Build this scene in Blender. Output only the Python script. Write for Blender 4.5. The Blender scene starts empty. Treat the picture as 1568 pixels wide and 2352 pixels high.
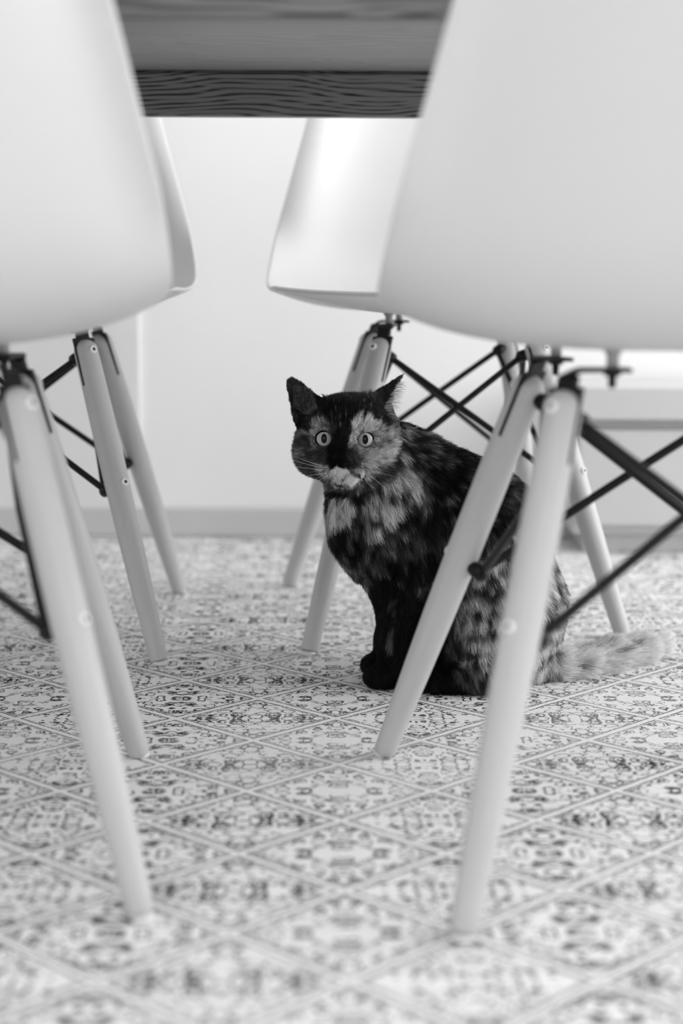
import bpy, bmesh, math, random
import numpy as np
from mathutils import Vector, Matrix, noise as mnoise

random.seed(7)
rng = np.random.default_rng(7)
scene = bpy.context.scene
col = scene.collection

# ------------------------------------------------------------------ camera
F_PX, PITCH, CAM_H, ROLL = 3633.0, math.radians(8.912), 0.4329, math.radians(0.3)
cam_d = bpy.data.cameras.new('camera')
cam_d.sensor_fit = 'HORIZONTAL'
cam_d.sensor_width = 24.0
cam_d.lens = F_PX / 1568.0 * 24.0
cam_d.clip_start = 0.05
cam_d.dof.use_dof = True
cam_d.dof.focus_distance = 1.57
cam_d.dof.aperture_fstop = cam_d.lens / 18.5
cam = bpy.data.objects.new('camera', cam_d)
col.objects.link(cam)
cam.matrix_world = (Matrix.Translation((0, 0, CAM_H)) @ Matrix.Rotation(math.pi / 2 - PITCH, 4, 'X')
                    @ Matrix.Rotation(ROLL, 4, 'Z'))
scene.camera = cam

# ------------------------------------------------------------------ world, lights, exposure
world = bpy.data.worlds.new('world')
scene.world = world
world.use_nodes = True
world.node_tree.nodes['Background'].inputs['Color'].default_value = (0.9, 0.9, 0.9, 1)
world.node_tree.nodes['Background'].inputs['Strength'].default_value = 0.6


def area(name, loc, rot, sx, sy, power):
    d = bpy.data.lights.new(name, 'AREA')
    d.shape = 'RECTANGLE'
    d.size, d.size_y, d.energy = sx, sy, power
    o = bpy.data.objects.new(name, d)
    col.objects.link(o)
    o.location, o.rotation_euler = loc, rot
    return o


R = math.radians
WX, WY0, WY1, WZ = 2.6, -2.4, 2.53, 2.5       # half width of the room, rear wall, far wall, ceiling
area('daylight_side_window', (WX - 0.02, 1.50, 1.15), (0, R(90), 0), 1.8, 1.9, 86)     # emits towards -x
area('daylight_rear_window', (0.2, WY0 + 0.02, 1.2), (R(90), 0, 0), 3.0, 2.0, 28)      # emits towards +y
area('left_fill', (-WX + 0.02, 1.2, 1.15), (0, R(-90), 0), 1.8, 1.2, 7)    # added fill with no known source, emits towards +x
area('ceiling_fill', (0.2, -1.0, WZ - .05), (0, 0, 0), 1.5, 1.5, 12)  # added overhead fill to balance brightness, no ceiling lamp known
scene.view_settings.view_transform = 'Standard'
scene.view_settings.look = 'None'
scene.view_settings.gamma = 1.0
scene.view_settings.use_curve_mapping = False
scene.view_settings.exposure = -0.08
if hasattr(scene, 'cycles'):
    scene.cycles.use_adaptive_sampling = True
    scene.cycles.adaptive_threshold = 0.06
    scene.cycles.max_bounces = 7
    scene.cycles.use_denoising = True


# ------------------------------------------------------------------ helpers
def ray(u, v):
    a0, b0 = u - 784.0, v - 1176.0
    a = a0 * math.cos(ROLL) + b0 * math.sin(ROLL)
    b = -a0 * math.sin(ROLL) + b0 * math.cos(ROLL)
    x, up = a / F_PX, -b / F_PX
    c, s = math.cos(PITCH), math.sin(PITCH)
    return Vector((x, c + up * s, -s + up * c))


def at(u, v, y):
    d = ray(u, v)
    return Vector((0, 0, CAM_H)) + d * (y / d.y)


class NT:
    """small helper to write node materials"""
    def __init__(self, name):
        self.mat = bpy.data.materials.new(name)
        self.mat.use_nodes = True
        self.t = self.mat.node_tree
        self.b = self.t.nodes['Principled BSDF']

    def n(self, typ, **kw):
        nd = self.t.nodes.new(typ)
        for k, v in kw.items():
            if k in nd.inputs.keys():
                self.put(nd.inputs[k], v)
            else:
                setattr(nd, k, v)
        return nd

    def put(self, sock, v):
        if hasattr(v, 'is_output'):
            self.t.links.new(v, sock)
        else:
            sock.default_value = v

    def m(self, op, a, b=None, c=None):
        nd = self.t.nodes.new('ShaderNodeMath')
        nd.operation = op
        for i, v in enumerate((a, b, c)):
            if v is not None:
                self.put(nd.inputs[i], v)
        return nd.outputs[0]

    def ss(self, x, lo, hi):
        nd = self.t.nodes.new('ShaderNodeMapRange')
        nd.interpolation_type = 'SMOOTHSTEP'
        self.put(nd.inputs['Value'], x)
        self.put(nd.inputs['From Min'], lo)
        self.put(nd.inputs['From Max'], hi)
        return nd.outputs['Result']

    def lerp(self, f, a, b):
        return self.m('ADD', a if not hasattr(a, 'is_output') and False else self.m('MULTIPLY', a, self.m('SUBTRACT', 1.0, f)), self.m('MULTIPLY', b, f))

    def grey(self, v):
        nd = self.t.nodes.new('ShaderNodeCombineColor')
        for i in range(3):
            self.put(nd.inputs[i], v)
        return nd.outputs[0]

    def coord(self, which='Object'):
        return self.t.nodes.new('ShaderNodeTexCoord').outputs[which]

    def xyz(self, vec):
        nd = self.t.nodes.new('ShaderNodeSeparateXYZ')
        self.put(nd.inputs[0], vec)
        return nd.outputs

    def vec(self, x, y, z):
        nd = self.t.nodes.new('ShaderNodeCombineXYZ')
        for i, v in enumerate((x, y, z)):
            self.put(nd.inputs[i], v)
        return nd.outputs[0]

    def noise(self, vec, scale, detail=2.0, rough=0.5):
        nd = self.t.nodes.new('ShaderNodeTexNoise')
        self.put(nd.inputs['Vector'], vec)
        nd.inputs['Scale'].default_value = scale
        nd.inputs['Detail'].default_value = detail
        nd.inputs['Roughness'].default_value = rough
        return nd.outputs[0]

    def bump(self, h, strength, dist):
        nd = self.t.nodes.new('ShaderNodeBump')
        nd.inputs['Strength'].default_value = strength
        nd.inputs['Distance'].default_value = dist
        self.put(nd.inputs['Height'], h)
        self.t.links.new(nd.outputs[0], self.b.inputs['Normal'])

    def base(self, v):
        self.put(self.b.inputs['Base Color'], self.grey(v))


def plain(name, v, rough=0.5, spec=0.5, metal=0.0, var=0.03, scale=30.0):
    k = NT(name)
    nz = k.noise(k.coord(), scale, 3.0)
    k.base(k.m('MULTIPLY', v, k.m('ADD', 1.0 - var, k.m('MULTIPLY', nz, 2 * var))))
    k.b.inputs['Roughness'].default_value = rough
    k.b.inputs['Specular IOR Level'].default_value = spec
    k.b.inputs['Metallic'].default_value = metal
    return k.mat


M = {}
M['wall'] = plain('wall_paint', 0.93, 0.8, 0.2, var=0.01, scale=6)
M['panel'] = plain('panel_paint', 0.84, 0.7, 0.3, var=0.01, scale=6)
M['base'] = plain('baseboard_paint', 0.62, 0.5, 0.3, var=0.02)
M['ceiling'] = plain('ceiling_paint', 0.85, 0.9, 0.1, var=0.01)
M['floor'] = plain('floor_board', 0.45, 0.6, 0.3)
M['cab'] = plain('cabinet_lacquer', 0.60, 0.45, 0.4, var=0.01)
M['shell'] = plain('white_plastic', 0.75, 0.42, 0.45, var=0.006, scale=12)
M['black'] = plain('black_steel', 0.006, 0.4, 0.25, var=0.1)
M['metal'] = plain('steel_bolt', 0.92, 0.25, 0.6)
M['hole'] = plain('bolt_recess', 0.03, 0.5)
M['rubber'] = plain('rubber_mount', 0.42, 0.6, 0.2)
M['glide'] = plain('clear_glide', 0.75, 0.3)


def leg_wood():
    k = NT('beech_wood')
    x, y, z = k.xyz(k.coord('UV'))[:]
    g = k.noise(k.vec(k.m('MULTIPLY', x, 14.0), k.m('MULTIPLY', y, 1.6), 0.0), 3.0, 4.0)
    f = k.noise(k.vec(k.m('MULTIPLY', x, 90.0), k.m('MULTIPLY', y, 5.0), 3.0), 2.0, 2.0)
    k.base(k.m('ADD', 0.45, k.m('ADD', k.m('MULTIPLY', g, 0.13), k.m('MULTIPLY', f, 0.07))))
    k.b.inputs['Roughness'].default_value = 0.45
    k.b.inputs['Specular IOR Level'].default_value = 0.35
    return k.mat


M['leg'] = leg_wood()


def table_wood(name, lo, hi, lines, bands=120.0, fx=40.0, seed=0.0):
    k = NT(name)
    x, y, z = k.xyz(k.coord())[:]
    w = k.m('ADD', y, z)                                    # across the grain
    big = k.noise(k.vec(k.m('ADD', k.m('MULTIPLY', x, 3.2), seed), k.m('MULTIPLY', w, 9.0), seed), 1.0, 2.0)
    fine = k.noise(k.vec(k.m('MULTIPLY', x, fx), k.m('MULTIPLY', w, 260.0), seed), 1.0, 3.0)
    ph = k.m('ADD', k.m('MULTIPLY', w, bands), k.m('ADD', k.m('MULTIPLY', big, 15.0), k.m('MULTIPLY', fine, 0.9)))
    fr = k.m('FRACT', ph)
    ln = k.m('SUBTRACT', 1.0, k.ss(k.m('ABSOLUTE', k.m('SUBTRACT', fr, 0.5)), 0.06, 0.30))
    pores = k.noise(k.vec(k.m('MULTIPLY', x, 30.0), k.m('MULTIPLY', w, 600.0), 0.0), 1.0, 2.0)
    ln = k.m('MULTIPLY', ln, k.ss(fine, 0.36, 0.56))
    tone = k.m('ADD', lo, k.m('MULTIPLY', k.m('ADD', k.m('MULTIPLY', big, 0.6), k.m('MULTIPLY', pores, 0.4)), hi - lo))
    val = k.m('MULTIPLY', tone, k.m('SUBTRACT', 1.0, k.m('MULTIPLY', ln, lines)))
    k.base(val)
    k.b.inputs['Roughness'].default_value = 0.5
    k.b.inputs['Specular IOR Level'].default_value = 0.3
    k.bump(k.m('SUBTRACT', 1.0, ln), 0.4, 0.0006)
    return k.mat


M['apron'] = table_wood('dark_oak_apron', 0.16, 0.28, 0.88, 185.0, 1.7, 22.0)
M['under'] = table_wood('dark_oak_underside', 0.27, 0.48, 0.16, 60.0, 4.2)


def rug_material():
    k = NT('woven_rug')
    x0, y0, z0 = k.xyz(k.coord())[:]
    ca, sa = math.cos(R(1.1)), math.sin(R(1.1))
    x0, y0 = (k.m('ADD', k.m('MULTIPLY', x0, ca), k.m('MULTIPLY', y0, sa)),
              k.m('SUBTRACT', k.m('MULTIPLY', y0, ca), k.m('MULTIPLY', x0, sa)))
    wob = k.noise(k.vec(x0, y0, 0.0), 60.0, 2.0)
    x0 = k.m('ADD', x0, k.m('MULTIPLY', k.m('SUBTRACT', wob, 0.5), 0.004))
    P, Q = 0.154, 0.1415
    p, q = k.m('DIVIDE', x0, P), k.m('DIVIDE', y0, Q)
    a, b = k.m('ADD', p, q), k.m('SUBTRACT', p, q)
    g = math.sqrt(1 / P ** 2 + 1 / Q ** 2)

    def dist(t):
        return k.m('DIVIDE', k.m('ABSOLUTE', k.m('SUBTRACT', k.m('FRACT', k.m('ADD', t, 0.5)), 0.5)), g)
    d = k.m('MINIMUM', dist(a), dist(b))                   # metres to the nearest lattice line
    fa = k.m('SUBTRACT', k.m('FRACT', a), 0.5)
    fb = k.m('SUBTRACT', k.m('FRACT', b), 0.5)
    pl = k.m('ABSOLUTE', k.m('MULTIPLY', k.m('ADD', fa, fb), P / 2))
    ql = k.m('ABSOLUTE', k.m('MULTIPLY', k.m('SUBTRACT', fa, fb), Q / 2))
    ia, ib = k.m('FLOOR', a), k.m('FLOOR', b)
    kind = k.m('MULTIPLY', k.m('FRACT', k.m('MULTIPLY', k.m('ADD', ia, ib), 0.25)), 9.0)
    warp = k.noise(k.vec(pl, ql, kind), 55.0, 1.0)
    warp2 = k.noise(k.vec(ql, pl, k.m('ADD', kind, 3.3)), 55.0, 1.0)
    jag = k.noise(k.vec(x0, y0, 1.0), 480.0, 2.0)
    jg = k.m('MULTIPLY', k.m('SUBTRACT', jag, 0.5), 0.0046)
    px = k.m('ADD', k.m('ADD', pl, jg), k.m('MULTIPLY', k.m('SUBTRACT', warp, 0.5), 0.012))
    qx = k.m('ADD', k.m('SUBTRACT', ql, jg), k.m('MULTIPLY', k.m('SUBTRACT', warp2, 0.5), 0.012))
    wear = k.noise(k.vec(x0, y0, 2.0), 40.0, 3.0)
    wear2 = k.noise(k.vec(x0, y0, 7.0), 330.0, 2.0)
    big = k.noise(k.vec(x0, y0, 4.0), 4.0, 2.0)
    # scroll work: rounded loops laid around the points of an even cell pattern, mirrored in each diamond
    vo = k.t.nodes.new('ShaderNodeTexVoronoi')
    vo.feature = 'F1'
    vo.inputs['Scale'].default_value = 70.0
    vo.inputs['Randomness'].default_value = 0.55
    k.put(vo.inputs['Vector'], k.vec(px, k.m('MULTIPLY', qx, 1.25), kind))
    f1 = vo.outputs['Distance']
    loop = k.m('SUBTRACT', 1.0, k.ss(k.m('ABSOLUTE', k.m('SUBTRACT', f1, 0.42)), 0.035, 0.075))
    vd = k.t.nodes.new('ShaderNodeTexVoronoi')
    vd.feature = 'DISTANCE_TO_EDGE'
    vd.inputs['Scale'].default_value = 100.0
    vd.inputs['Randomness'].default_value = 0.7
    k.put(vd.inputs['Vector'], k.vec(px, k.m('MULTIPLY', qx, 1.1), k.m('ADD', kind, 5.0)))
    web = k.m('SUBTRACT', 1.0, k.ss(vd.outputs['Distance'], 0.035, 0.08))
    web = k.m('MULTIPLY', web, k.ss(warp, 0.47, 0.54))
    scroll = k.m('MAXIMUM', k.m('MULTIPLY', loop, k.ss(wear, 0.37, 0.46)), web)
    scroll = k.m('MULTIPLY', scroll, k.ss(d, 0.0052, 0.0062))
    # plain bands edged by dark lines, a fainter second line inside
    dj = k.m('ADD', d, k.m('MULTIPLY', jg, 0.25))
    edge = k.m('SUBTRACT', 1.0, k.ss(k.m('ABSOLUTE', k.m('SUBTRACT', dj, 0.0072)), 0.0004, 0.0010))
    edge2 = k.m('SUBTRACT', 1.0, k.ss(k.m('ABSOLUTE', k.m('SUBTRACT', dj, 0.0040)), 0.0005, 0.0013))
    edge = k.m('MAXIMUM', k.m('MULTIPLY', edge, k.m('MULTIPLY', k.ss(wear, 0.44, 0.60), 0.7)), k.m('MULTIPLY', edge2, k.ss(wear, 0.20, 0.36)))
    dark = k.m('MULTIPLY', k.m('MAXIMUM', scroll, edge), k.m('ADD', 0.40, k.m('MULTIPLY', k.ss(wear2, 0.32, 0.50), 0.60)))
    dark = k.m('MULTIPLY', dark, k.m('ADD', 0.70, k.m('MULTIPLY', k.ss(big, 0.25, 0.60), 0.30)))
    fibre = k.noise(k.vec(x0, y0, 0.0), 900.0, 2.0)
    light = k.m('ADD', 0.68, k.m('MULTIPLY', fibre, 0.40))
    k.base(k.m('MULTIPLY', light, k.m('SUBTRACT', 1.0, k.m('MULTIPLY', dark, 0.985))))
    k.b.inputs['Roughness'].default_value = 0.95
    k.b.inputs['Specular IOR Level'].default_value = 0.05
    k.bump(k.m('ADD', k.m('MULTIPLY', fibre, 0.5), k.m('MULTIPLY', k.m('SUBTRACT', 1.0, dark), 0.9)), 0.6, 0.0012)
    return k.mat


M['rug'] = rug_material()


def link_mesh(name, bm, mats, parent=None, smooth=True):
    me = bpy.data.meshes.new(name)
    bm.normal_update()
    bm.to_mesh(me)
    bm.free()
    for mt in (mats if isinstance(mats, (list, tuple)) else [mats]):
        me.materials.append(mt)
    if smooth:
        for p in me.polygons:
            p.use_smooth = True
    o = bpy.data.objects.new(name, me)
    col.objects.link(o)
    if parent is not None:
        o.parent = parent
    return o


def empty(name, loc, rz=0.0):
    o = bpy.data.objects.new(name, None)
    o.empty_display_size = 0.05
    col.objects.link(o)
    o.location, o.rotation_euler = loc, (0, 0, rz)
    return o


def tag(o, label=None, cat=None, group=None, kind=None):
    for k, v in (('label', label), ('category', cat), ('group', group), ('kind', kind)):
        if v:
            o[k] = v
    return o


def box(bm, x0, x1, y0, y1, z0, z1, bev=0.0, mi=0):
    r = bmesh.ops.create_cube(bm, size=1.0)
    vs = r['verts']
    for v in vs:
        v.co = Vector((x0 + (v.co.x + .5) * (x1 - x0), y0 + (v.co.y + .5) * (y1 - y0), z0 + (v.co.z + .5) * (z1 - z0)))
    es = list({e for v in vs for e in v.link_edges})
    for f in {f for v in vs for f in v.link_faces}:
        f.material_index = mi
    if bev > 0:
        bmesh.ops.bevel(bm, geom=es, offset=bev, segments=2, profile=0.7, affect='EDGES')
    return bm


def frame(d):
    d = d.normalized()
    s = d.cross(Vector((0, 0, 1)))
    if s.length < 1e-4:
        s = Vector((1, 0, 0))
    s.normalize()
    return s, s.cross(d)


def tube(bm, pts, radii, seg=14, mi=0, uv=None):
    """swept tube with capped ends through pts"""
    pts = [Vector(p) for p in pts]
    rings, n = [], len(pts)
    s0, t0 = frame(pts[1] - pts[0])
    for i, p in enumerate(pts):
        d = (pts[min(i + 1, n - 1)] - pts[max(i - 1, 0)]).normalized()
        s = (s0 - d * s0.dot(d)).normalized()
        s0 = s
        t = s.cross(d)
        r = radii[i] if isinstance(radii, (list, tuple)) else radii
        rings.append([bm.verts.new(p + (s * math.cos(2 * math.pi * k / seg) + t * math.sin(2 * math.pi * k / seg)) * r) for k in range(seg)])
    for i in range(n - 1):
        for k in range(seg):
            f = bm.faces.new((rings[i][k], rings[i][(k + 1) % seg], rings[i + 1][(k + 1) % seg], rings[i + 1][k]))
            f.material_index = mi
            if uv:
                for lp, (a, b) in zip(f.loops, ((k, i), (k + 1, i), (k + 1, i + 1), (k, i + 1))):
                    lp[uv].uv = (a / seg * 0.08, (pts[b] - pts[0]).length)
    for ring, rev in ((rings[0], False), (rings[-1], True)):
        f = bm.faces.new(ring[::-1] if not rev else ring)
        f.material_index = mi
    bmesh.ops.recalc_face_normals(bm, faces=bm.faces[:])
    return bm


# ------------------------------------------------------------------ the room
def structure(name, boxes, mat, bev=0.0):
    bm = bmesh.new()
    for b in boxes:
        box(bm, *b, bev=bev)
    return tag(link_mesh(name, bm, mat, smooth=False), kind='structure')


structure('floor', [(-WX - .1, WX + .1, WY0 - .1, WY1 + .1, -0.06, -0.008)], M['floor'])
structure('ceiling', [(-WX - .1, WX + .1, WY0 - .1, WY1 + .1, WZ, WZ + .1)], M['ceiling'])
structure('wall_back', [(-WX - .1, WX + .1, WY1, WY1 + .1, -0.06, WZ)], M['wall'])
structure('wall_left', [(-WX - .1, -WX, WY0, .6, -.06, WZ), (-WX - .1, -WX, 1.8, WY1, -.06, WZ),
                        (-WX - .1, -WX, .6, 1.8, -.06, .25), (-WX - .1, -WX, .6, 1.8, 2.05, WZ)], M['wall'])  # opening in this wall is invented to go with the left fill
structure('added_window', [(-WX - .08, -WX - .03, .6, .65, .25, 2.05), (-WX - .08, -WX - .03, 1.75, 1.8, .25, 2.05),  # frame of an invented window, made up as a source for the left fill
                       (-WX - .08, -WX - .03, .6, 1.8, .25, .30), (-WX - .08, -WX - .03, .6, 1.8, 2.0, 2.05),
                       (-WX - .08, -WX - .03, 1.18, 1.22, .25, 2.05)], M['panel'])
# window wall on the right and behind the camera, each with a real opening
ya, yb, za, zb = 0.5, 2.5, 0.25, 2.05
structure('wall_right', [(WX, WX + .1, WY0, ya, -.06, WZ), (WX, WX + .1, yb, WY1, -.06, WZ),
                         (WX, WX + .1, ya, yb, -.06, za), (WX, WX + .1, ya, yb, zb, WZ)], M['wall'])
structure('window_1', [(WX + .03, WX + .08, ya, ya + .05, za, zb), (WX + .03, WX + .08, yb - .05, yb, za, zb),
                       (WX + .03, WX + .08, ya, yb, za, za + .05), (WX + .03, WX + .08, ya, yb, zb - .05, zb),
                       (WX + .03, WX + .08, (ya + yb) / 2 - .02, (ya + yb) / 2 + .02, za, zb)], M['panel'])
xa, xb, zc, zd = -1.3, 1.7, 0.2, 2.2
structure('wall_front', [(-WX - .1, xa, WY0 - .1, WY0, -.06, WZ), (xb, WX + .1, WY0 - .1, WY0, -.06, WZ),
                         (xa, xb, WY0 - .1, WY0, -.06, zc), (xa, xb, WY0 - .1, WY0, zd, WZ)], M['wall'])
structure('window_2', [(xa, xa + .05, WY0 - .08, WY0 - .03, zc, zd), (xb - .05, xb, WY0 - .08, WY0 - .03, zc, zd),
                       (xa, xb, WY0 - .08, WY0 - .03, zc, zc + .05), (xa, xb, WY0 - .08, WY0 - .03, zd - .05, zd),
                       (.18, .22, WY0 - .08, WY0 - .03, zc, zd)], M['panel'])
xs = at(321, 900, WY1 - .012).x
structure('trim_1', [(-WX, xs, WY1 - .012, WY1, 0.0, WZ)], M['panel'], bev=0.003)
structure('baseboard_back', [(-WX, 0.385, WY1 - .03, WY1, 0.0, at(400, 1168, WY1 - .03).z)], M['base'], bev=0.003)

# low white drawer bench along the far wall, right
bench = tag(empty('drawer_bench', (0.75, WY1 - .02, 0)), 'low white drawer bench against the far wall at the right edge, blurred behind the chairs', 'cabinet')
bx0 = at(1322, 950, WY1 - .16).x - 0.75
zt_, zl_ = at(1450, 888, WY1 - .17).z, at(1450, 968, WY1 - .17).z
bm = bmesh.new(); box(bm, bx0 - .005, 0.75, -.17, 0, zl_ + .004, zt_, .004); link_mesh('top_board', bm, M['cab'], bench, False)
bm = bmesh.new(); box(bm, bx0, 0.74, -.14, 0, 0.03, zl_ + .004, .003); link_mesh('body', bm, M['cab'], bench, False)
for i in range(2):
    w = (0.74 - bx0) / 2
    bm = bmesh.new(); box(bm, bx0 + i * w + .003, bx0 + (i + 1) * w - .003, -.158, -.1395, 0.045, zl_ - .012, .004)
    link_mesh('drawer', bm, M['cab'], bench, False)
bm = bmesh.new(); box(bm, bx0 + .02, 0.72, -.12, -.01, 0.0, 0.031); link_mesh('plinth', bm, M['base'], bench, False)

# rug
rug_o = at(566, 1817, 1.0)
d = ray(566, 1817); ro = Vector((0, 0, CAM_H)) + d * (-CAM_H / d.z)
bm = bmesh.new(); box(bm, -1.45, 1.6, -1.8, WY1 - .0306 - ro.y, -0.008, 0.0, .003)
rug = link_mesh('rug', bm, M['rug'], smooth=False)
rug.location = (ro.x, ro.y, 0)

tag(rug, 'pale woven rug with a worn dark diamond lattice and scroll pattern under the chairs', 'rug')

# ------------------------------------------------------------------ table
TY0 = 1.30
zfar = at(660, 267, 1.80).z
ztop = at(660, 161, 1.80).z
lo, hi = 1.0, 1.7
for _ in range(40):                                        # where the near rail's lower edge stands
    mid = (lo + hi) / 2
    if at(660, 48, mid).z < zfar: lo = mid
    else: hi = mid
TYN = mid
table = tag(empty('dining_table', (-0.07, (TYN + 1.82) / 2, 0)), 'dark oak dining table seen from below, pale chairs tucked under it', 'table')
tc = table.location
bm = bmesh.new(); box(bm, -0.98, 0.98, TYN - .06 - tc.y, 1.88 - tc.y, ztop, ztop + .035, .003); link_mesh('tabletop', bm, M['under'], table, False)
for nm, y0, y1 in (('apron', TYN - .022, TYN), ('apron', 1.80, 1.822)):
    bm = bmesh.new(); box(bm, -0.90, 0.90, y0 - tc.y, y1 - tc.y, zfar, ztop - .0034, .0018)
    box(bm, -0.89, 0.89, y0 + .006 - tc.y, y1 - .006 - tc.y, ztop - .0060, ztop)  # recessed strip added behind the joint so the gap stays dark
    link_mesh(nm, bm, M['apron'], table, False)
for sx in (-1, 1):
    bm = bmesh.new(); box(bm, sx * .90 - .011, sx * .90 + .011, TYN + .001 - tc.y, 1.799 - tc.y, zfar, ztop - .002, .0012)
    link_mesh('apron', bm, M['apron'], table, False)
    for sy in (TYN - .03, 1.83):
        bm = bmesh.new(); box(bm, sx * .945 - .032, sx * .945 + .032, sy - .03 - tc.y, sy + .03 - tc.y, 0, ztop, .003)
        link_mesh('leg', bm, M['apron'], table, False)

# ------------------------------------------------------------------ chairs
ZT = 0.35


def shell_bm(front_flare=1.0):
    """one-piece seat and back; rows run from the front lip to the top of the back"""
    rows = [  # y, z, half width, edge lift dz, edge shift dy
        (.168, .3785, .150, .012, -.020), (.192, .3815, .186, .018, -.020), (.209, .3885, .209, .013, -.023),
        (.2145, .3965, .2205, .008, -.026), (.206, .4015, .2240, .005, -.026), (.160, .3985, .2240, .008, -.018), (.090, .3880, .2225, .016, -.006), (.010, .3785, .2205, .027, 0.0),
        (-.070, .3755, .2175, .034, .004), (-.130, .3795, .2135, .041, .016), (-.172, .3960, .2085, .041, .034),
        (-.198, .4250, .2030, .034, .050), (-.213, .4600, .1960, .022, .058), (-.226, .5100, .1840, .010, .060),
        (-.240, .5700, .168, .004, .058), (-.255, .6400, .148, .000, .054), (-.269, .7100, .135, -.004, .050),
        (-.279, .7700, .122, -.010, .044), (-.284, .8050, .110, -.016, .036), (-.285, .8170, .080, -.020, .026)]
    ss_ = [0, .12, .26, .40, .54, .66, .77, .86, .93, .975, 1.0]
    ss_ = [-v for v in ss_[:0:-1]] + ss_
    S = len(ss_)
    bm = bmesh.new()
    g = []
    for (y, z, hw, dz, dy) in rows:
        r = []
        roll = max(0.0, min(1.0, (z - .405) / .05))          # the rim of the back rolls outwards
        for s in ss_:
            e = abs(s) ** (4.2 if y > -.10 else 3.0 if y > -.15 else 2.4)
            k_ = max(0.0, (abs(s) - .80) / .20)
            r.append(bm.verts.new((hw * s, y + dy * (e - roll * .42 * k_ * k_), z + dz * e)))
        g.append(r)
    for i in range(len(rows) - 1):
        for j in range(S - 1):
            bm.faces.new((g[i][j], g[i][j + 1], g[i + 1][j + 1], g[i + 1][j]))
    bmesh.ops.recalc_face_normals(bm, faces=bm.faces[:])
    return bm


def make_shell(parent):
    o = link_mesh('shell', shell_bm(), M['shell'], parent)
    sol = o.modifiers.new('thickness', 'SOLIDIFY'); sol.thickness = .005; sol.offset = 0
    sub = o.modifiers.new('smooth', 'SUBSURF'); sub.levels = 2; sub.render_levels = 2
    return o


def bolt_bm(p, d):
    d = d.normalized()
    bm = bmesh.new()
    prof = [(-.004, .0043, 0), (.0004, .0046, 0), (.0014, .0042, 0), (.0018, .0034, 0), (.0016, .0021, 0), (.0004, .0018, 1), (.0003, .0002, 1)]
    s, t = frame(d)
    rings = []
    for h, r, _ in prof:
        rings.append([bm.verts.new(p + d * h + (s * math.cos(2 * math.pi * k / 16) + t * math.sin(2 * math.pi * k / 16)) * r) for k in range(16)])
    for i in range(len(prof) - 1):
        for k in range(16):
            f = bm.faces.new((rings[i][k], rings[i][(k + 1) % 16], rings[i + 1][(k + 1) % 16], rings[i + 1][k]))
            f.material_index = prof[i + 1][2]
    f = bm.faces.new(rings[-1]); f.material_index = 1
    bmesh.ops.recalc_face_normals(bm, faces=bm.faces[:])
    return bm


def leg_radius(z):
    zs = [0, .05, .12, .2, .28, .33, .35]
    rs = [.0096, .0112, .0131, .0141, .0140, .0134, .0128]
    return float(np.interp(z, zs, rs))


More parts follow.
